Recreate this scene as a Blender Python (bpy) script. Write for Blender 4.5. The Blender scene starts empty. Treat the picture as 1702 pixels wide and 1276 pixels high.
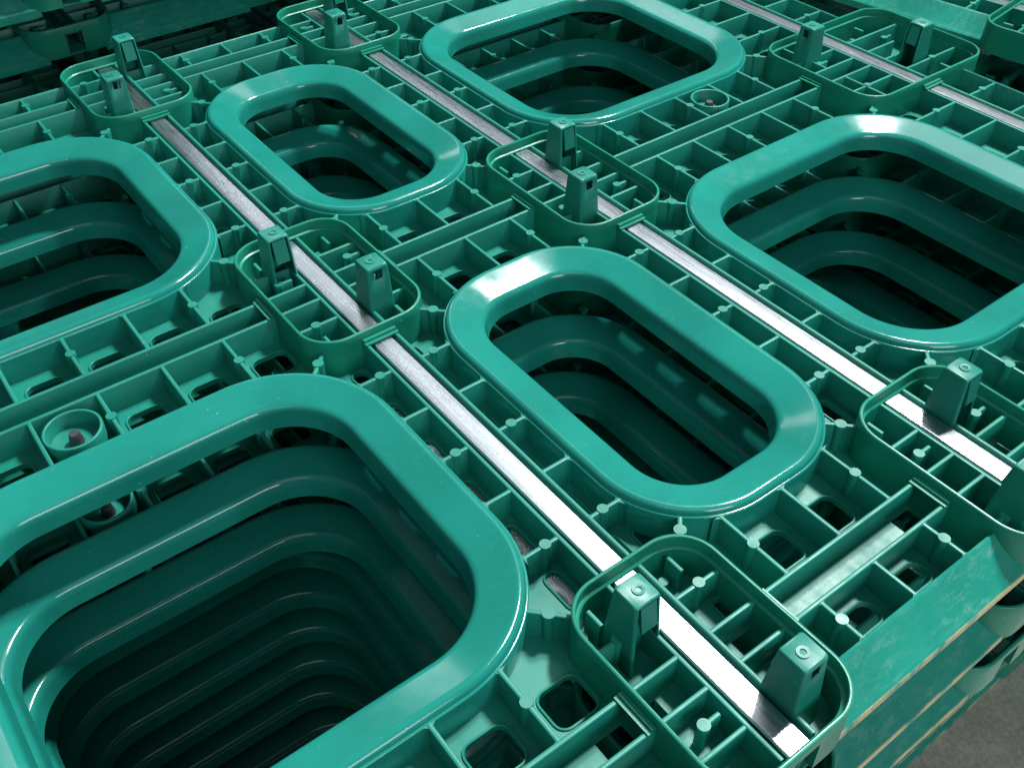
import bpy, bmesh, math, random
from mathutils import Vector, Matrix
from mathutils.geometry import delaunay_2d_cdt
random.seed(7)
SC = bpy.context.scene
COL = SC.collection
PI = math.pi

# ------------------------------------------------------------------ camera
cam_d = bpy.data.cameras.new('camera'); cam = bpy.data.objects.new('camera', cam_d); COL.objects.link(cam)
cam_d.sensor_fit = 'HORIZONTAL'; cam_d.sensor_width = 36.0
cam_d.lens = 36.0 * 1654.647 / 1702.0
cam_d.clip_start = 0.01; cam_d.clip_end = 60
cam.rotation_mode = 'XYZ'
cam.rotation_euler = (0.823345, 0.001621, 0.922754)
cam.location = (0.950422, -0.265944, 0.505726)
SC.camera = cam

# ------------------------------------------------------------------ light and exposure
w = bpy.data.worlds.new('World'); SC.world = w; w.use_nodes = True
bg = w.node_tree.nodes['Background']
bg.inputs['Color'].default_value = (0.62, 0.80, 0.86, 1); bg.inputs['Strength'].default_value = 0.17
SC.view_settings.view_transform = 'Standard'; SC.view_settings.look = 'None'
SC.view_settings.exposure = 0.15; SC.view_settings.gamma = 1.0; SC.view_settings.use_curve_mapping = False

def area(name, direction, dist, sx, sy, power, color, target=(0.45, 0.15, 0.0)):
    d = bpy.data.lights.new(name, 'AREA'); d.shape = 'RECTANGLE'; d.size = sx; d.size_y = sy
    d.energy = power; d.color = color
    o = bpy.data.objects.new(name, d); COL.objects.link(o)
    v = Vector(direction).normalized(); t = Vector(target)
    o.location = t + v * dist
    o.rotation_euler = (-v).to_track_quat('-Z', 'Y').to_euler()
    return o
# two hall lamps up beyond the right of the stack, a window bay behind it, a soft fill light added above the camera
area('hall_lamp', (-0.05, 0.56, 1.0), 5.0, 0.42, 0.42, 225, (0.95, 1.0, 0.98))
area('hall_lamp', (-0.18, 0.66, 1.0), 5.0, 0.42, 0.42, 155, (0.95, 1.0, 0.98))
area('soft_fill_light', (0.55, -0.35, 1.0), 5.0, 2.6, 2.6, 16, (0.94, 1.0, 0.99))
area('edge_fill_light', (1.0, -0.10, 0.55), 2.2, 0.9, 0.9, 17, (0.95, 1.0, 1.0), target=(0.85, 0.22, -0.05))  # low fill added to brighten the side flanges and the floor
def roof_window(x, y, z, sx, sy, power, color=(0.92, 0.95, 1.0)):
    d = bpy.data.lights.new('roof_window', 'AREA'); d.shape = 'RECTANGLE'; d.size = sx; d.size_y = sy
    d.energy = power; d.color = color
    o = bpy.data.objects.new('roof_window', d); COL.objects.link(o); o.location = (x, y, z)
roof_window(-7.2, 3.40, 6.0, 13.6, 0.96, 150)
roof_window(-1.25, 3.35, 6.0, 1.7, 1.1, 24)
roof_window(-3.3, 5.2, 6.0, 2.2, 1.5, 18)

# ------------------------------------------------------------------ materials
def newmat(name):
    m = bpy.data.materials.new(name); m.use_nodes = True
    nt = m.node_tree; b = nt.nodes['Principled BSDF']
    return m, nt, b
def N(nt, t, **kw):
    n = nt.nodes.new(t)
    for k, v in kw.items(): setattr(n, k, v)
    return n
def ramp(nt, src, p0, c0, p1, c1):
    r = N(nt, 'ShaderNodeValToRGB'); r.color_ramp.elements[0].position = p0; r.color_ramp.elements[1].position = p1
    r.color_ramp.elements[0].color = c0; r.color_ramp.elements[1].color = c1
    nt.links.new(src, r.inputs[0]); return r
def noise(nt, vec, scale, detail=3, rough=0.5):
    n = N(nt, 'ShaderNodeTexNoise'); n.inputs['Scale'].default_value = scale
    n.inputs['Detail'].default_value = detail; n.inputs['Roughness'].default_value = rough
    nt.links.new(vec, n.inputs['Vector']); return n
def mapping(nt, vec, scale):
    m = N(nt, 'ShaderNodeMapping'); m.inputs['Scale'].default_value = scale
    nt.links.new(vec, m.inputs['Vector']); return m
G4 = lambda v: (v, v, v, 1)

def plastic(name, base, rough=0.27, scuff=0.0, edge=False, sss=0.0, wave=0.07):
    m, nt, b = newmat(name)
    tc = N(nt, 'ShaderNodeTexCoord').outputs['Object']
    info = N(nt, 'ShaderNodeObjectInfo')
    off = N(nt, 'ShaderNodeVectorMath', operation='ADD')
    nt.links.new(tc, off.inputs[0]); nt.links.new(info.outputs['Location'], off.inputs[1])
    v = off.outputs[0]
    n1 = noise(nt, v, 14, 3)
    dark = tuple(c * 0.86 for c in base) + (1,); lite = tuple(min(1, c * 1.10) for c in base) + (1,)
    r1 = ramp(nt, n1.outputs[0], 0.3, dark, 0.7, lite)
    colsrc = r1.outputs[0]
    # faint pale scuffs and dust
    n2 = noise(nt, mapping(nt, v, (210, 60, 160)).outputs[0], 1.0, 14, 0.8)
    lo = 0.56 - 0.10 * scuff
    r2 = ramp(nt, n2.outputs[0], lo, G4(0), lo + 0.26, G4(0.10 + 0.75 * scuff))
    nm = noise(nt, mapping(nt, v, (1, 1, 1)).outputs[0], 16, 4, 0.6)
    rm = ramp(nt, nm.outputs[0], 0.42, G4(0.12), 0.66, G4(1))
    mm = N(nt, 'ShaderNodeMath', operation='MULTIPLY'); nt.links.new(r2.outputs[0], mm.inputs[0]); nt.links.new(rm.outputs[0], mm.inputs[1])
    # tiny pale nicks
    nk = noise(nt, v, 330, 1, 0.4); rk = ramp(nt, nk.outputs[0], 0.80, G4(0), 0.83, G4(0.5))
    ma = N(nt, 'ShaderNodeMath', operation='MAXIMUM'); nt.links.new(mm.outputs[0], ma.inputs[0]); nt.links.new(rk.outputs[0], ma.inputs[1])
    r2 = ma
    mx = N(nt, 'ShaderNodeMix', data_type='RGBA'); mx.inputs['B'].default_value = (0.40, 0.60, 0.55, 1)
    nt.links.new(r2.outputs[0], mx.inputs['Factor']); nt.links.new(colsrc, mx.inputs['A'])
    colsrc = mx.outputs['Result']
    if edge:   # the outer lip is rubbed to a tan yellow
        sp = N(nt, 'ShaderNodeSeparateXYZ'); nt.links.new(tc, sp.inputs[0])
        mr = N(nt, 'ShaderNodeMapRange'); nt.links.new(sp.outputs['Z'], mr.inputs['Value'])
        mr.inputs['From Min'].default_value = -0.0222; mr.inputs['From Max'].default_value = -0.0234
        n3 = noise(nt, mapping(nt, v, (1, 1, 0.3)).outputs[0], 45, 4, 0.6)
        r3 = ramp(nt, n3.outputs[0], 0.40, G4(0), 0.56, G4(1.0))
        mu = N(nt, 'ShaderNodeMath', operation='MULTIPLY')
        nt.links.new(mr.outputs[0], mu.inputs[0]); nt.links.new(r3.outputs[0], mu.inputs[1])
        sl = N(nt, 'ShaderNodeSeparateXYZ'); nt.links.new(info.outputs['Location'], sl.inputs[0])
        gt = N(nt, 'ShaderNodeMath', operation='GREATER_THAN'); nt.links.new(sl.outputs['X'], gt.inputs[0]); gt.inputs[1].default_value = 0.0
        lt = N(nt, 'ShaderNodeMath', operation='LESS_THAN'); nt.links.new(sl.outputs['Y'], lt.inputs[0]); lt.inputs[1].default_value = 0.5
        for g_ in (gt, lt):
            m_ = N(nt, 'ShaderNodeMath', operation='MULTIPLY'); nt.links.new(mu.outputs[0], m_.inputs[0]); nt.links.new(g_.outputs[0], m_.inputs[1]); mu = m_
        mx2 = N(nt, 'ShaderNodeMix', data_type='RGBA'); mx2.inputs['B'].default_value = (0.62, 0.52, 0.28, 1)
        nt.links.new(mu.outputs[0], mx2.inputs['Factor']); nt.links.new(colsrc, mx2.inputs['A'])
        colsrc = mx2.outputs['Result']
    nt.links.new(colsrc, b.inputs['Base Color'])
    n4 = noise(nt, v, 60, 4, 0.6)
    r4 = ramp(nt, n4.outputs[0], 0.3, G4(rough * 0.8), 0.75, G4(rough * 1.35 + 0.15 * scuff))
    nt.links.new(r4.outputs[0], b.inputs['Roughness'])
    n5 = noise(nt, v, 22, 2, 0.4)
    n6 = noise(nt, v, 700, 3, 0.6)
    bp = N(nt, 'ShaderNodeBump'); bp.inputs['Strength'].default_value = wave; bp.inputs['Distance'].default_value = 0.01
    nt.links.new(n5.outputs[0], bp.inputs['Height'])
    bp2 = N(nt, 'ShaderNodeBump'); bp2.inputs['Strength'].default_value = 0.03 if wave < 0.05 else 0.09; bp2.inputs['Distance'].default_value = 0.0006
    nt.links.new(n6.outputs[0], bp2.inputs['Height']); nt.links.new(bp.outputs[0], bp2.inputs['Normal'])
    nt.links.new(bp2.outputs[0], b.inputs['Normal'])
    b.inputs['IOR'].default_value = 1.5
    if sss:
        b.inputs['Subsurface Weight'].default_value = sss
        b.inputs['Subsurface Radius'].default_value = (0.1, 1.0, 0.7)
        b.inputs['Subsurface Scale'].default_value = 0.004
    return m
GREEN = (0.008, 0.245, 0.180)
M_RIM = plastic('green_glossy_plastic', (0.012, 0.228, 0.186), 0.12, scuff=0.16, wave=0.03)
M_RIB = plastic('green_moulded_plastic', (0.010, 0.225, 0.172), 0.42)
M_COL = plastic('green_collar_plastic', (0.008, 0.225, 0.150), 0.33)
M_CLIP = plastic('green_clip_plastic', (0.014, 0.232, 0.180), 0.40)
M_EDGE = plastic('worn_green_plastic', (0.010, 0.255, 0.195), 0.30, scuff=0.62, edge=True)

def steel():
    m, nt, b = newmat('galvanised_steel')
    tc = N(nt, 'ShaderNodeTexCoord').outputs['Object']
    n1 = noise(nt, mapping(nt, tc, (5, 520, 300)).outputs[0], 1.0, 6, 0.72)
    r1 = ramp(nt, n1.outputs[0], 0.30, (0.40, 0.43, 0.45, 1), 0.70, (0.60, 0.64, 0.67, 1))
    nt.links.new(r1.outputs[0], b.inputs['Base Color'])
    b.inputs['Metallic'].default_value = 1.0
    n2 = noise(nt, mapping(nt, tc, (30, 500, 500)).outputs[0], 1.0, 3, 0.6)
    r2 = ramp(nt, n2.outputs[0], 0.3, G4(0.24), 0.7, G4(0.36))
    nt.links.new(r2.outputs[0], b.inputs['Roughness'])
    bp = N(nt, 'ShaderNodeBump'); bp.inputs['Strength'].default_value = 0.25; bp.inputs['Distance'].default_value = 0.0006
    nt.links.new(n1.outputs[0], bp.inputs['Height']); nt.links.new(bp.outputs[0], b.inputs['Normal'])
    return m
M_STEEL = steel()
m, nt, b = newmat('dark_screw_metal'); M_SCREW = m
b.inputs['Base Color'].default_value = (0.10, 0.10, 0.11, 1); b.inputs['Metallic'].default_value = 0.6; b.inputs['Roughness'].default_value = 0.45
def concrete():
    m, nt, b = newmat('grey_concrete')
    tc = N(nt, 'ShaderNodeTexCoord').outputs['Object']
    n1 = noise(nt, tc, 9, 8, 0.7); r1 = ramp(nt, n1.outputs[0], 0.32, (0.30, 0.285, 0.255, 1), 0.72, (0.50, 0.48, 0.43, 1))
    n2 = noise(nt, tc, 160, 5, 0.7); r2 = ramp(nt, n2.outputs[0], 0.35, G4(0.75), 0.65, G4(1.1))
    mx = N(nt, 'ShaderNodeMix', data_type='RGBA', blend_type='MULTIPLY'); mx.inputs['Factor'].default_value = 1
    nt.links.new(r1.outputs[0], mx.inputs['A']); nt.links.new(r2.outputs[0], mx.inputs['B'])
    nt.links.new(mx.outputs['Result'], b.inputs['Base Color']); b.inputs['Roughness'].default_value = 0.7
    bp = N(nt, 'ShaderNodeBump'); bp.inputs['Strength'].default_value = 0.4; bp.inputs['Distance'].default_value = 0.003
    nt.links.new(n2.outputs[0], bp.inputs['Height']); nt.links.new(bp.outputs[0], b.inputs['Normal'])
    return m
M_FLOOR = concrete()

# ------------------------------------------------------------------ mesh helpers
def link(name, bm, mat, parent=None, sharp=38, merge=False):
    if merge: bmesh.ops.remove_doubles(bm, verts=bm.verts, dist=1e-6)
    bmesh.ops.recalc_face_normals(bm, faces=bm.faces)
    me = bpy.data.meshes.new(name); bm.to_mesh(me); bm.free()
    me.polygons.foreach_set('use_smooth', [True] * len(me.polygons))
    me.set_sharp_from_angle(angle=math.radians(sharp))
    me.materials.append(mat)
    o = bpy.data.objects.new(name, me); COL.objects.link(o)
    if parent: o.parent = parent
    return o
def rrect(cx, cy, hx, hy, r, n=10):
    """closed counter-clockwise rounded rectangle"""
    pts = []
    for (sx, sy, a0) in ((1, 1, 0), (-1, 1, 90), (-1, -1, 180), (1, -1, 270)):
        for i in range(n + 1):
            a = math.radians(a0 + 90 * i / n)
            pts.append((cx + sx * (hx - r) + r * math.cos(a), cy + sy * (hy - r) + r * math.sin(a)))
    return pts
def sweep(bm, path, prof, closed=True, caps=True):
    """sweep a closed (offset, z) profile along a 2D path; positive offset = left of travel"""
    n = len(path); rings = []
    for i in range(n):
        p = Vector(path[i])
        a = Vector(path[(i - 1) % n]) if (closed or i > 0) else None
        c = Vector(path[(i + 1) % n]) if (closed or i < n - 1) else None
        d1 = (p - a).normalized() if a is not None else None
        d2 = (c - p).normalized() if c is not None else None
        if d1 is None: d1 = d2
        if d2 is None: d2 = d1
        n1 = Vector((-d1.y, d1.x)); n2 = Vector((-d2.y, d2.x))
        nn = (n1 + n2).normalized(); k = 1 / max(0.35, nn.dot(n1))
        rings.append([bm.verts.new((p.x + nn.x * o * k, p.y + nn.y * o * k, z)) for o, z in prof])
    m = len(prof)
    for i in range(n if closed else n - 1):
        A, B = rings[i], rings[(i + 1) % n]
        for j in range(m):
            j2 = (j + 1) % m
            bm.faces.new((A[j], B[j], B[j2], A[j2]))
    if not closed and caps:
        bm.faces.new(rings[0]); bm.faces.new(rings[-1][::-1])
def wallprof(t, z0, z1, tb=None, r=0.0007):
    tb = tb or t * 1.2
    h, hb = t / 2, tb / 2
    return [(-hb, z0), (-h, z1 - r), (-h + r * 0.35, z1 - r * 0.35), (-h + r, z1), (h - r, z1), (h - r * 0.35, z1 - r * 0.35), (h, z1 - r), (hb, z0)]
def rib(bm, p, q, t=0.0032, z0=-0.0245, z1=-0.0003):
    sweep(bm, [p, q], wallprof(t, z0, z1), closed=False)
def prism(bm, poly, z0, z1, scale_top=1.0):
    cx = sum(p[0] for p in poly) / len(poly); cy = sum(p[1] for p in poly) / len(poly)
    a = [bm.verts.new((x, y, z0)) for x, y in poly]
    b_ = [bm.verts.new((cx + (x - cx) * scale_top, cy + (y - cy) * scale_top, z1)) for x, y in poly]
    n = len(poly)
    for i in range(n): bm.faces.new((a[i], a[(i + 1) % n], b_[(i + 1) % n], b_[i]))
    bm.faces.new(b_); bm.faces.new(a[::-1])
def box(bm, x0, x1, y0, y1, z0, z1): prism(bm, [(x0, y0), (x1, y0), (x1, y1), (x0, y1)], z0, z1)
def circle(cx, cy, r, n=20): return [(cx + r * math.cos(2 * PI * i / n), cy + r * math.sin(2 * PI * i / n)) for i in range(n)]
def boss(bm, x, y, r=0.0042, z0=-0.0245, z1=0.0004):
    c = circle(x, y, r, 18)
    prism(bm, [(x + (a - x) * 0.85, y + (b_ - y) * 0.85) for a, b_ in c], z0, z1 - 0.0005, 1.0 / 0.85 * 0.93)
    prism(bm, c, z1 - 0.0030, z1, 0.94)
def fillet(bm, x, y, sx, sy, r=0.0062, z0=-0.0240, z1=-0.0007):
    """concave corner filler in the quadrant (sx, sy) of the junction x, y"""
    pts = [(x, y)]
    for i in range(6):
        a = PI / 2 * i / 5
        pts.append((x + sx * (r - r * math.sin(a)), y + sy * (r - r * math.cos(a))))
    if sx * sy < 0: pts = pts[::-1]
    prism(bm, pts, z0, z1)
def inside(pt, loop, bb):
    x, y = pt
    if x < bb[0] or x > bb[1] or y < bb[2] or y > bb[3]: return False
    c = False; j = len(loop) - 1
    for i in range(len(loop)):
        xi, yi = loop[i]; xj, yj = loop[j]
        if (yi > y) != (yj > y) and x < (xj - xi) * (y - yi) / (yj - yi) + xi: c = not c
        j = i
    return c

# ------------------------------------------------------------------ pallet deck dimensions (metres, deck centre = origin, rib tops = 0)
ZF = -0.0240            # floor of the cells
ROWS = (-0.4452, 0.0, 0.4452)
COLS = (-0.5790, -0.1324, 0.1324, 0.5790)
WB = 0.0129             # half distance of the channel walls
OX, OHX = 0.2236, 0.158
OPEN = []               # openings: cx, cy, hx, hy, R
for sx in (-1, 1):
    OPEN.append((sx * OX, 0.0, OHX, 0.0962, 0.078))
    for sy in (-1, 1): OPEN.append((sx * OX, sy * 0.3337, OHX, 0.1665, 0.092))
CREST_X, CREST_Y = 0.491, 0.640
def collar_box(i, j):
    X = ROWS[i]; Y = COLS[j]
    if i == 1: x0, x1 = -0.0825, 0.0825
    else:
        x0, x1 = 0.3664, 0.5185
        if i == 0: x0, x1 = -x1, -x0
    if j in (1, 2): y0, y1 = Y - 0.0545, Y + 0.0545
    else:
        y0, y1 = 0.4800, 0.6890
        if j == 0: y0, y1 = -y1, -y0
    return x0, x1, y0, y1
RC = 0.030

pal = bpy.data.objects.new('pallet_deck', None); COL.objects.link(pal)
pal.empty_display_size = 0.1

# --- ribs, channel walls, bosses
rb = bmesh.new()
slots = []               # (cx, cy, hx, hy, r)
def f4(x, y, sxs=(-1, 1), sys=(-1, 1)):
    for a in sxs:
        for b_ in sys: fillet(rb, x, y, a, b_)
for Y in COLS:
    for s in (-1, 1):
        sweep(rb, [(-0.512, Y + s * WB), (0.512, Y + s * WB)], wallprof(0.0032, -0.0245, 0.0), closed=False)
for X in ROWS:
    hw = 0.0122
    for s in (-1, 1):
        segs = [(-0.640, COLS[0] - WB), (COLS[0] + WB, COLS[1] - WB), (COLS[1] + WB, COLS[2] - WB), (COLS[2] + WB, COLS[3] - WB), (COLS[3] + WB, 0.640)]
        for a, b_ in segs:
            sweep(rb, [(X + s * hw, a), (X + s * hw, b_)], wallprof(0.0032, -0.0245, -0.0001), closed=False)
def inset(d, h, R):
    t = abs(d) - (h - R)
    return 0.0 if t <= 0 else R - math.sqrt(max(0.0, R * R - t * t))
def gap_ribs_y(cx, cy_wall, cy_rim0, R):
    """five short ribs across y beside a bar channel"""
    mid = (cy_wall + cy_rim0) / 2
    for k in range(-2, 3):
        x = cx + k * 0.05
        cy_rim = cy_rim0 + (inset(k * 0.05, OHX, R) + (0.0006 if R else 0)) * (1 if cy_rim0 > cy_wall else -1)
        rib(rb, (x, cy_wall), (x, cy_rim))
        if k % 2 == 0: boss(rb, x, mid)
        f4(x, cy_wall, sys=((1,) if cy_rim > cy_wall else (-1,)))
        f4(x, cy_rim, sys=((-1,) if cy_rim > cy_wall else (1,)))
    g = abs(cy_rim0 - cy_wall)
    for k in range(-3, 3):
        x = cx + (k + 0.5) * 0.05
        if g > 0.05: slots.append((x, mid, 0.0155, 0.012, 0.008))
        else: slots.append((x, mid - 0.001, 0.0165, 0.0062, 0.0060))
for ox in (-OX, OX):
    for s in (-1, 1):
        gap_ribs_y(ox, s * (0.1324 - WB), s * 0.0962, 0.078)
        gap_ribs_y(ox, s * (0.1324 + WB), s * 0.1672, 0.092)
        gap_ribs_y(ox, s * (0.5790 - WB), s * 0.5002, 0.092)
        gap_ribs_y(ox, s * (0.5790 + WB), s * CREST_Y, 0)
CUPS = [(0.0404, -0.3610), (-0.0404, 0.3610)]
def gap_ribs_x(x_wall, x_rim0, cy, ks, bosses, flange=False):
    mid = (x_wall + x_rim0) / 2; x_rim = x_rim0
    for k in ks:
        y = cy + k * 0.0503
        if not flange: x_rim = x_rim0 + (inset(k * 0.0503, 0.0962 if cy == 0 else 0.1665, 0.078 if cy == 0 else 0.092) + 0.0006) * (1 if x_rim0 > x_wall else -1)
        rib(rb, (x_wall, y), (x_rim, y))
        if k in bosses: boss(rb, mid + (0.004 if x_rim > x_wall else -0.004) * (0 if flange else 1), y)
        f4(x_wall, y, sxs=((1,) if x_rim > x_wall else (-1,)))
        f4(x_rim, y, sxs=((-1,) if x_rim > x_wall else (1,)))
    kk = [k + 0.5 for k in ks[:-1]]
    kk = [ks[0] - 0.55] + kk + [ks[-1] + 0.55]
    for k in kk:
        y = cy + k * 0.0503
        if any(abs(mid - c[0]) < 0.02 and abs(y - c[1]) < 0.03 for c in CUPS): continue
        slots.append((mid, y, 0.0085 if flange else 0.0135, 0.0150, 0.0070))
for s in (-1, 1):
    for (cy, ks, bs) in ((0.0, (-1, 0, 1), (-1, 1)), (0.3337, (-2, -1, 0, 1, 2), (-2, 0, 2)), (-0.3337, (-2, -1, 0, 1, 2), (-2, 0, 2))):
        gap_ribs_x(s * 0.0122, s * (OX - OHX), cy, ks, bs)
        gap_ribs_x(s * 0.4330, s * (OX + OHX), cy, ks, bs)
        gap_ribs_x(s * 0.4574, s * CREST_X, cy, ks, bs, flange=True)
# diagonal struts between collar corners and opening corners
for (ocx, ocy, ohx, ohy, R) in OPEN:
    for sx in (-1, 1):
        for sy in (-1, 1):
            ax = ocx + sx * (ohx - R); ay = ocy + sy * (ohy - R)
            best = None
            for i in range(3):
                for j in range(4):
                    x0, x1, y0, y1 = collar_box(i, j)
                    for (qx, qy) in ((x0 + RC, y0 + RC), (x0 + RC, y1 - RC), (x1 - RC, y0 + RC), (x1 - RC, y1 - RC)):
                        d = math.hypot(qx - ax, qy - ay)
                        if best is None or d < best[0]: best = (d, qx, qy)
            d, qx, qy = best
            ux, uy = (qx - ax) / d, (qy - ay) / d
            p = (ax + ux * (R - 0.001), ay + uy * (R - 0.001)); q = (qx - ux * (RC - 0.0005), qy - uy * (RC - 0.0005))
            rib(rb, p, q, t=0.0034)
            boss(rb, (p[0] + q[0]) / 2, (p[1] + q[1]) / 2, r=0.0046)
# ribs inside the collars
for i in range(3):
    for j in range(4):
        x0, x1, y0, y1 = collar_box(i, j); X = ROWS[i]; Y = COLS[j]
        for s in (-1, 1):
            xx = X + s * 0.0415
            for (ya, yb) in ((y0 + 0.001, Y - WB), (Y + WB, y1 - 0.001)):
                rib(rb, (xx, ya), (xx, yb), z1=-0.0004)
                ym = (ya + yb) / 2
                if (i + j + (s > 0)) % 2: boss(rb, xx, ym)
                else:   # a post with a short fin standing free in the cell
                    px = X + s * 0.027
                    boss(rb, px, ym + 0.002, z1=-0.001)
                    rib(rb, (px, ym + 0.002), (px, ym + 0.014), z1=-0.0015)
                fx = xx + s * 0.020
                if x0 + 0.012 < fx < x1 - 0.012:
                    rib(rb, (fx - 0.007, ym), (fx + 0.006, ym), z1=-0.003)
                    boss(rb, fx, ym - 0.009, r=0.0035, z1=-0.0135)
            if j in (0, 3):
                yo = Y - math.copysign(0.058, Y)
                xe = x1 if s > 0 else x0
                rib(rb, (X + s * 0.0122, yo), (xe, yo), z1=-0.0005)
link('rib_grid', rb, M_RIB, pal)

# --- cell floor with its slots
loops = []
loops.append([(-0.4985, -0.648), (0.4985, -0.648), (0.4985, 0.648), (-0.4985, 0.648)])
for (cx, cy, hx, hy, R) in OPEN: loops.append(rrect(cx, cy, hx - 0.022, hy - 0.022, R - 0.022, 8))
okslots = []
for (cx, cy, hx, hy, r) in slots:
    bad = False
    for i in range(3):
        for j in range(4):
            x0, x1, y0, y1 = collar_box(i, j)
            if x0 - 0.002 < cx + hx and cx - hx < x1 + 0.002 and y0 - 0.002 < cy + hy and cy - hy < y1 + 0.002:
                # slide the slot clear of the collar, or drop it
                if abs(cx) < 0.0825 + hx + 0.02 and i == 1 and y0 < cy < y1: cx = math.copysign(0.0825 + hx + 0.004, cx)
                elif i != 1 and y0 < cy < y1: cx = math.copysign(0.3664 - hx - 0.004, cx)
                else: bad = True
    for (ox, oy, ohx, ohy, R) in OPEN:
        for ex in (-1, 1):
            for ey in (-1, 1):
                px, py = cx + ex * hx * 0.9, cy + ey * hy * 0.9
                bb = (ox - ohx, ox + ohx, oy - ohy, oy + ohy)
                if inside((px, py), rrect(ox, oy, ohx - 0.021, ohy - 0.021, R - 0.021, 8), bb): bad = True
    for o in okslots:
        if abs(o[0] - cx) < o[2] + hx + 0.002 and abs(o[1] - cy) < o[3] + hy + 0.002: bad = True
    if not bad: okslots.append((cx, cy, hx, hy, r))
# square channel holes beside the edge collars and small lightening holes inside the collars
for X in (ROWS[0], ROWS[2]):
    for Y, e in ((COLS[1], 0.0670), (COLS[2], 0.0670)):
        for s in (-1, 1): okslots.append((X - math.copysign(0.003, X), Y + s * e, 0.0066, 0.0105, 0.0006))
for i in range(3):
    for j in (1, 2):
        for s in (-1, 1): okslots.append((ROWS[i] - 0.003, COLS[j] + s * 0.041, 0.0062, 0.0095, 0.0006))
        for s in (-1, 1):
            for t in (-1, 1): okslots.append((ROWS[i] + s * 0.0275, COLS[j] + t * 0.046, 0.0085, 0.0040, 0.002))
for s in okslots: loops.append(rrect(s[0], s[1], s[2], s[3], s[4], 4))
pts = []; edges = []; ledge = []
for lp in loops:
    b0 = len(pts); pts += [Vector(p) for p in lp]
    e = [(b0 + i, b0 + (i + 1) % len(lp)) for i in range(len(lp))]
    edges += e
vo, eo, fo, _, _, _ = delaunay_2d_cdt(pts, edges, [], 0, 1e-7)
bbs = [(min(p[0] for p in l), max(p[0] for p in l), min(p[1] for p in l), max(p[1] for p in l)) for l in loops]
pb = bmesh.new()
vt = [pb.verts.new((v.x, v.y, ZF)) for v in vo]
for f in fo:
    c = (sum(vo[i].x for i in f) / 3, sum(vo[i].y for i in f) / 3)
    if sum(inside(c, l, bb) for l, bb in zip(loops, bbs)) == 1: pb.faces.new([vt[i] for i in f])
g = bmesh.ops.extrude_face_region(pb, geom=pb.faces[:] )
bmesh.ops.translate(pb, verts=[v for v in g['geom'] if isinstance(v, bmesh.types.BMVert)], vec=(0, 0, -0.0030))
for v in [v for v in pb.verts if not v.link_faces]: pb.verts.remove(v)
# raised bead round each slot
for (cx, cy, hx, hy, r) in okslots:
    if r > 0.001:
        sweep(pb, rrect(cx, cy, hx + 0.0006, hy + 0.0006, r + 0.0006, 5), [(-0.0006, ZF - 0.001), (-0.0005, ZF + 0.0012), (0.0004, ZF + 0.0014), (0.0009, ZF + 0.0010), (0.0010, ZF - 0.0035), (0.0004, ZF - 0.0035)])
# floors of the edge collars
for i in range(3):
    for j in range(4):
        x0, x1, y0, y1 = collar_box(i, j)
        for (a0, a1, c0, c1) in ((max(x0, 0.493), x1, y0, y1), (x0, min(x1, -0.493), y0, y1), (x0, x1, max(y0, 0.642), y1), (x0, x1, y0, min(y1, -0.642))):
            if a1 - a0 > 0.01 and c1 - c0 > 0.01: 
                pc = rrect((x0 + x1) / 2, (y0 + y1) / 2, (x1 - x0) / 2 - 0.002, (y1 - y0) / 2 - 0.002, RC - 0.002, 6)
                prism(pb, [(min(max(px, a0 + 0.0005), a1), min(max(py, c0 + 0.0005), c1)) for px, py in pc], ZF - 0.0026, ZF - 0.0004)
link('deck_floor', pb, M_RIB, pal, sharp=30)

# --- opening rims
RIMP = [(0.0000, -0.0250), (0.0000, -0.0014), (0.0003, -0.0006), (0.0008, -0.0003), (0.0016, -0.0003), (0.0022, 0.0016), (0.0032, 0.0032), (0.0046, 0.0042), (0.0060, 0.0045), (0.0075, 0.0043), (0.0085, 0.0040),
        (0.0180, 0.0010), (0.0285, -0.0024), (0.0300, -0.0029), (0.0318, -0.0038), (0.0332, -0.0053), (0.0341, -0.0075), (0.0348, -0.0110),
        (0.0366, -0.0202), (0.0350, -0.0204), (0.0325, -0.0110), (0.0310, -0.0075), (0.0280, -0.0050), (0.0150, -0.0008), (0.0080, 0.0016), (0.0035, -0.0004), (0.0025, -0.0250)]
for (cx, cy, hx, hy, R) in OPEN:
    bm = bmesh.new(); sweep(bm, rrect(cx, cy, hx, hy, R, 26), RIMP)
    link('opening_rim', bm, M_RIM, pal, sharp=50)

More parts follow.
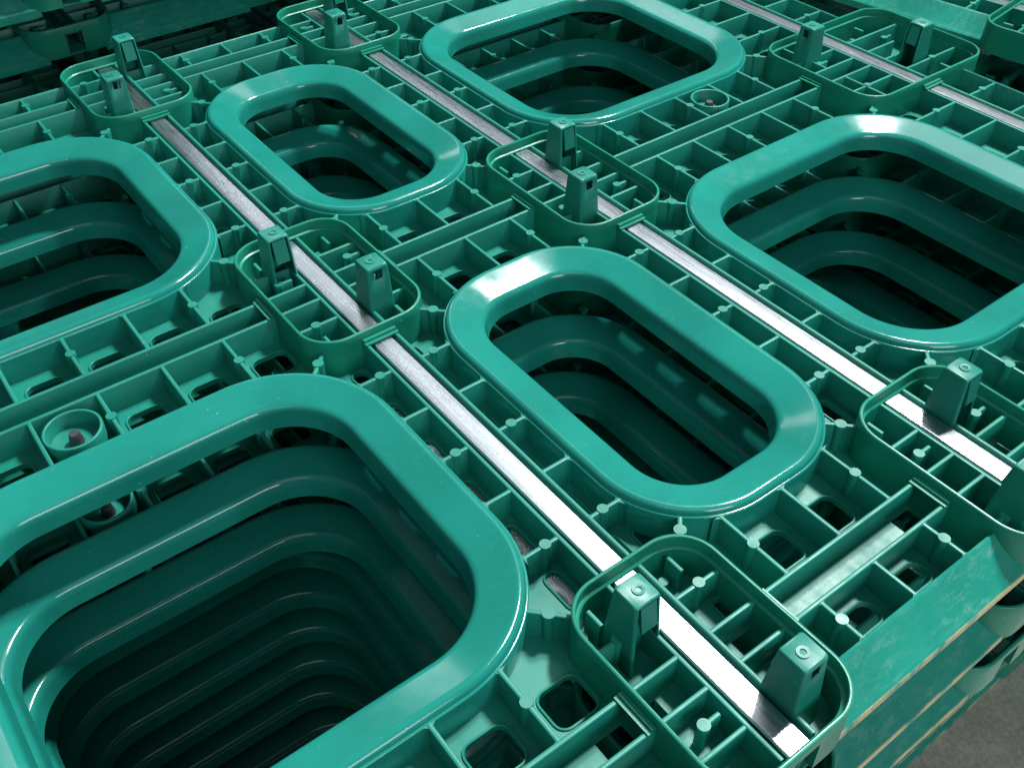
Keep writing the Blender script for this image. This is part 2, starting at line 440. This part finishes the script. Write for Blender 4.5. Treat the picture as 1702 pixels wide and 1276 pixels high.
# --- post collars
def gap_path(x0, x1, y0, y1, Y, gi):
    """the rounded rectangle split into two open paths that leave the bar passage free"""
    full = rrect((x0 + x1) / 2, (y0 + y1) / 2, (x1 - x0) / 2, (y1 - y0) / 2, RC, 10)
    up = [p for p in full if p[1] > Y]; lo = [p for p in full if p[1] < Y]
    return [(x1, Y + gi)] + up + [(x0, Y + gi)], [(x0, Y - gi)] + lo + [(x1, Y - gi)]
for i in range(3):
    for j in range(4):
        x0, x1, y0, y1 = collar_box(i, j); X = ROWS[i]; Y = COLS[j]
        bm = bmesh.new()
        path = rrect((x0 + x1) / 2, (y0 + y1) / 2, (x1 - x0) / 2, (y1 - y0) / 2, RC, 14)
        sweep(bm, path, [(0.0000, 0.0006), (0.0000, 0.0086), (0.0004, 0.0094), (0.0009, 0.0097), (0.0022, 0.0097), (0.0027, 0.0093), (0.0029, 0.0086), (0.0032, 0.0012), (0.0050, 0.0006), (0.0054, 0.0000), (0.0054, -0.0004)])
        up, lo = gap_path(x0, x1, y0, y1, Y, 0.0100)
        low = [(-0.0008, -0.0262), (0.0000, 0.0008), (0.0052, -0.0002), (0.0054, -0.0262)]
        sweep(bm, up, low, closed=False); sweep(bm, lo, low, closed=False)
        # keepers bridging the bar and the cross channel outside the collar
        if x1 < 0.5:
            box(bm, x1 - 0.0002, x1 + 0.0066, Y - 0.0150, Y + 0.0150, -0.0002, 0.0013); box(bm, x1 + 0.0004, x1 + 0.0036, Y - 0.0146, Y + 0.0146, 0.0010, 0.0034)
        for (yy, s) in ((y0, -1), (y1, 1)):
            if abs(yy) < 0.64:
                ya, yb = sorted((yy, yy + s * 0.0062))
                box(bm, X - 0.0142, X + 0.0142, ya, yb, 0.0000, 0.0012)
                ya, yb = sorted((yy + s * 0.0002, yy + s * 0.0034)); box(bm, X - 0.0138, X + 0.0138, ya, yb, 0.0010, 0.0032)
        # little ejector nibs on the inner face
        for k in range(5):
            xx = x0 + 0.03 + k * (x1 - x0 - 0.06) / 4
            box(bm, xx, xx + 0.0022, y1 - 0.0042, y1 - 0.0020, 0.0040, 0.0052)
        link('post_collar', bm, M_COL, pal)

# --- steel bars
for Y in COLS:
    bm = bmesh.new()
    h = 0.0086
    prof = [(-h, -0.0155), (-h, -0.0022), (-h + 0.0009, -0.0012), (-h + 0.0030, -0.0010), (h - 0.0030, -0.0010), (h - 0.0009, -0.0012), (h, -0.0022), (h, -0.0155), (h - 0.0012, -0.0150), (h - 0.0012, -0.0030), (-h + 0.0012, -0.0030), (-h + 0.0012, -0.0150)]
    sweep(bm, [(-0.5135, Y), (0.5135, Y)], prof, closed=False)
    o = link('steel_bar', bm, M_STEEL, pal); o['label'] = 'bright brushed steel bar let into the green channel'

# --- locking clips
def clip_mesh():
    """hollow tapered post, back (with a small square window) at -x, latch opening at +x"""
    bm = bmesh.new()
    zb, zt = -0.0240, 0.0385
    def ring(z, s):
        t = (z - zb) / (zt - zb)
        hx = 0.0148 + (0.0098 - 0.0148) * t; hy = 0.0122 + (0.0098 - 0.0122) * t
        r = rrect(0, 0, hx * s, hy * s, 0.0022 * s, 4)     # 20 points; the last side runs up +x, add two points on each x face
        X = hx * s
        return r[:10] + [(-X, 0.0037), (-X, -0.0037)] + r[10:] + [(X, -0.0030), (X, 0.0030)]
    n = 20
    levels = [(zb, 1), (0.0, 1), (0.014, 1), (0.0270, 1), (0.0352, 1), (zt - 0.0016, 1), (zt - 0.0006, 0.965), (zt, 0.90)]
    rings = [[bm.verts.new((x, y, z)) for x, y in ring(z, s)] for z, s in levels]
    n = len(rings[0])
    for a in range(len(rings) - 1):
        for k in range(n):
            k2 = (k + 1) % n
            xm = (rings[a][k].co.x + rings[a][k2].co.x) / 2
            ym = (rings[a][k].co.y + rings[a][k2].co.y) / 2
            front = xm > 0.004 and abs(rings[a][k].co.x - rings[a][k2].co.x) < 1e-5
            if xm < -0.004 and abs(ym) < 0.001 and a == 3: continue    # square window in the back
            if front and a <= 4: continue             # latch opening
            bm.faces.new((rings[a][k], rings[a][k2], rings[a + 1][k2], rings[a + 1][k]))
    # top cap with a shallow round mark
    bm.faces.new(rings[-1])
    sweep(bm, circle(0, 0.0008, 0.0030, 20), [(-0.0003, zt - 0.0003), (-0.0002, zt + 0.00012), (0.0002, zt + 0.00012), (0.0003, zt - 0.0003)])
    return bm
cb = clip_mesh()
bmesh.ops.recalc_face_normals(cb, faces=cb.faces)
me_clip = bpy.data.meshes.new('locking_clip'); cb.to_mesh(me_clip); cb.free()
me_clip.polygons.foreach_set('use_smooth', [True] * len(me_clip.polygons)); me_clip.set_sharp_from_angle(angle=math.radians(38))
me_clip.materials.append(M_CLIP)
tb = bmesh.new()
a = [(0.0078, -0.0060, 0.0362), (0.0100, -0.0060, 0.0362), (0.0134, -0.0060, 0.0160), (0.0114, -0.0060, 0.0150)]
vs0 = [tb.verts.new(p) for p in a]; vs1 = [tb.verts.new((p[0], 0.0060, p[2])) for p in a]
for k in range(4): tb.faces.new((vs0[k], vs0[(k + 1) % 4], vs1[(k + 1) % 4], vs1[k]))
tb.faces.new(vs0); tb.faces.new(vs1[::-1])
bmesh.ops.recalc_face_normals(tb, faces=tb.faces)
me_tongue = bpy.data.meshes.new('latch_tongue'); tb.to_mesh(me_tongue); tb.free(); me_tongue.materials.append(M_CLIP)
def put_clip(x, y, rot):
    o = bpy.data.objects.new('locking_clip', me_clip); COL.objects.link(o); o.parent = pal
    o.location = (x, y, 0); o.rotation_euler = (0, 0, rot)
    t = bpy.data.objects.new('latch_tongue', me_tongue); COL.objects.link(t); t.parent = o
    sol = o.modifiers.new('thickness', 'SOLIDIFY'); sol.thickness = 0.0016; sol.offset = -1
for i in range(3):
    for j in range(4):
        X = ROWS[i]; Y = COLS[j]
        if j in (1, 2):
            m = -1 if (j == 1) else 1      # lean of the pair
            if i == 0: m = 1
            put_clip(X - 0.0415, Y + m * 0.0222, 0.0)
            put_clip(X + 0.0415, Y - m * 0.0222, PI)
        else:
            s = 1 if Y > 0 else -1
            put_clip(X - s * 0.0442, Y - s * 0.0570, PI / 2 if s > 0 else -PI / 2)
            put_clip(X + s * 0.0250, Y + s * 0.0480, -PI / 2 if s > 0 else PI / 2)

# --- screw cups
for (x, y) in CUPS:
    bm = bmesh.new()
    sweep(bm, circle(x, y, 0.0198, 48), wallprof(0.0024, -0.0240, 0.0012, 0.0034))
    prism(bm, circle(x, y, 0.0192, 40), -0.0150, -0.0120)
    cup = link('screw_cup', bm, M_RIB, pal)
    bm = bmesh.new()
    prism(bm, circle(x, y, 0.0058, 10), -0.0125, -0.0048, 0.74); prism(bm, circle(x, y, 0.0042, 10), -0.0050, -0.0030, 0.9)
    sc = link('screw', bm, M_SCREW, cup); sc['label'] = 'dark metal screw end standing in the cup'

# --- edge flanges between the collars
def flange(p, q, ends=True):
    """slanting skirt running p -> q with the outside on its right"""
    bm = bmesh.new()
    prof = [(0.0022, -0.0245), (0.0014, -0.0008), (0.0008, 0.0004), (0.0, 0.0008), (-0.0010, 0.0004), (-0.0030, -0.0016), (-0.0205, -0.0190), (-0.0228, -0.0208), (-0.0240, -0.0216),
            (-0.0254, -0.0232), (-0.0254, -0.0318), (-0.0240, -0.0318), (-0.0238, -0.0240), (-0.0215, -0.0222), (-0.0020, -0.0034), (-0.0012, -0.0245)]
    P, Q = Vector(p), Vector(q); n = 24
    path = [tuple(P.lerp(Q, k / n)) for k in range(n + 1)]
    sweep(bm, path, prof, closed=False)
    d = (Q - P).normalized(); crest = abs(p[0]) if abs(d.y) > 0.5 else abs(p[1]); outer = 0.5185 if abs(d.y) > 0.5 else 0.6890
    bm.verts.ensure_lookup_table(); m_ = len(prof)
    for ring_, sg in ((0, -1), (n, 1)):
        for k in range(m_):
            v = bm.verts[ring_ * m_ + k]
            t = crest - prof[k][0] - (outer - RC)
            if t > 0:
                sh = RC - math.sqrt(max(1e-6, RC * RC - t * t)) - 0.0006
                v.co += Vector((d.x, d.y, 0)) * sg * sh
    return link('edge_flange', bm, M_EDGE, pal)
ys = [(-0.4815, -0.1855), (-0.0795, 0.0795), (0.1855, 0.4815)]
for (a, b_) in ys:
    flange((CREST_X, a), (CREST_X, b_)); flange((-CREST_X, b_), (-CREST_X, a))
for (a, b_) in ((-0.3675, -0.0815), (0.0815, 0.3675)):
    flange((b_, CREST_Y), (a, CREST_Y)); flange((a, -CREST_Y), (b_, -CREST_Y))

# ------------------------------------------------------------------ stacks
PITCH = 0.0715
def dup(root, label, group, skip=()):
    r = root.copy(); COL.objects.link(r); r['label'] = label; r['category'] = 'pallet'; r['group'] = group
    for ch in list(root.children):
        if ch.name.split('.')[0] in skip: continue
        c = ch.copy(); COL.objects.link(c); c.parent = r
        for gch in list(ch.children):
            d = gch.copy(); COL.objects.link(d); d.parent = c
    return r
CX, CY = 0.3236, 0.1453
pal.location = (CX, CY, 0)
GM = 'green pallet decks in the main stack'
pal['label'] = 'topmost green plastic pallet deck of the near stack, ribs and clips in view'
pal['category'] = 'pallet'; pal['group'] = GM
ORD = ['second', 'third', 'fourth', 'fifth', 'sixth', 'seventh', 'eighth', 'ninth', 'tenth']
DX = [0.006, 0.0075, -0.036, -0.038, -0.045, -0.050, -0.052, -0.050, -0.054]
DY = [0.0, -0.005, -0.005, -0.004, -0.003, -0.004, -0.005, -0.002, -0.006]
DZ = [-0.0725, -0.1385, -0.2055, -0.2720, -0.3385, -0.4050, -0.4720, -0.5390, -0.6060]
ROT = [0.15, -0.2, 0.3, -0.2, 0.1, 0.2, -0.1, 0.15, -0.1]
for k in range(9):
    r = dup(pal, 'green pallet deck lying %s from top of the near stack under the camera' % ORD[k], GM,
            skip=() if k < 2 else ('locking_clip', 'screw_cup'))
    r.location = (CX + DX[k], CY + DY[k], DZ[k]); r.rotation_euler = (0, 0, math.radians(ROT[k]))
ZFLOOR = -0.6060 - 0.0325

GL = 'green pallet decks in the dark stack at upper left'
names = ['second', 'third', 'lowest', 'fourth', 'fifth']
lx = [-0.305, -0.268, -0.262, -0.270]
NL = 4
for k in range(-8, NL):
    W = ['one', 'two', 'three', 'four', 'five', 'six', 'seven', 'eight']
    where = 'level with' if k == 0 else ('%s above' % W[k - 1] if k > 0 else '%s below' % W[-k - 1])
    lab = 'shadowed pallet deck in upper left stack, %s the near stack top' % where
    r = dup(pal, lab, GL, skip=('locking_clip', 'screw_cup'))
    xl = lx[k] if k >= 0 else -0.300
    r.location = (xl - 0.5164, CY + 0.004, PITCH * k + (0.0))
GR = 'green pallet decks in the stack at upper right'
a = math.radians(8.5)
for k in range(0, 9):
    lab = 'green pallet deck at the top of the upper right stack' if k == 0 else 'green pallet deck %s from the top of the upper right stack' % ORD[k - 1]
    r = dup(pal, lab, GR, skip=('screw_cup',) if k == 0 else ('locking_clip', 'screw_cup'))
    # corner reference: end of the flange (local -0.0820, -CREST_Y-0.025) at world (0.325, 0.990)
    lxp, lyp = -0.0820, -0.6655
    r.rotation_euler = (0, 0, a)
    wx, wy = 0.310, 0.992
    r.location = (wx - (lxp * math.cos(a) - lyp * math.sin(a)), wy - (lxp * math.sin(a) + lyp * math.cos(a)), -0.032 - PITCH * k)
bm = bmesh.new(); zf = ZFLOOR
v = [bm.verts.new(p) for p in ((-8, -8, zf), (8, -8, zf), (8, 8, zf), (-8, 8, zf))]; bm.faces.new(v)
fl = link('floor', bm, M_FLOOR); fl['kind'] = 'structure'; fl['label'] = 'grey concrete floor beside the stack'
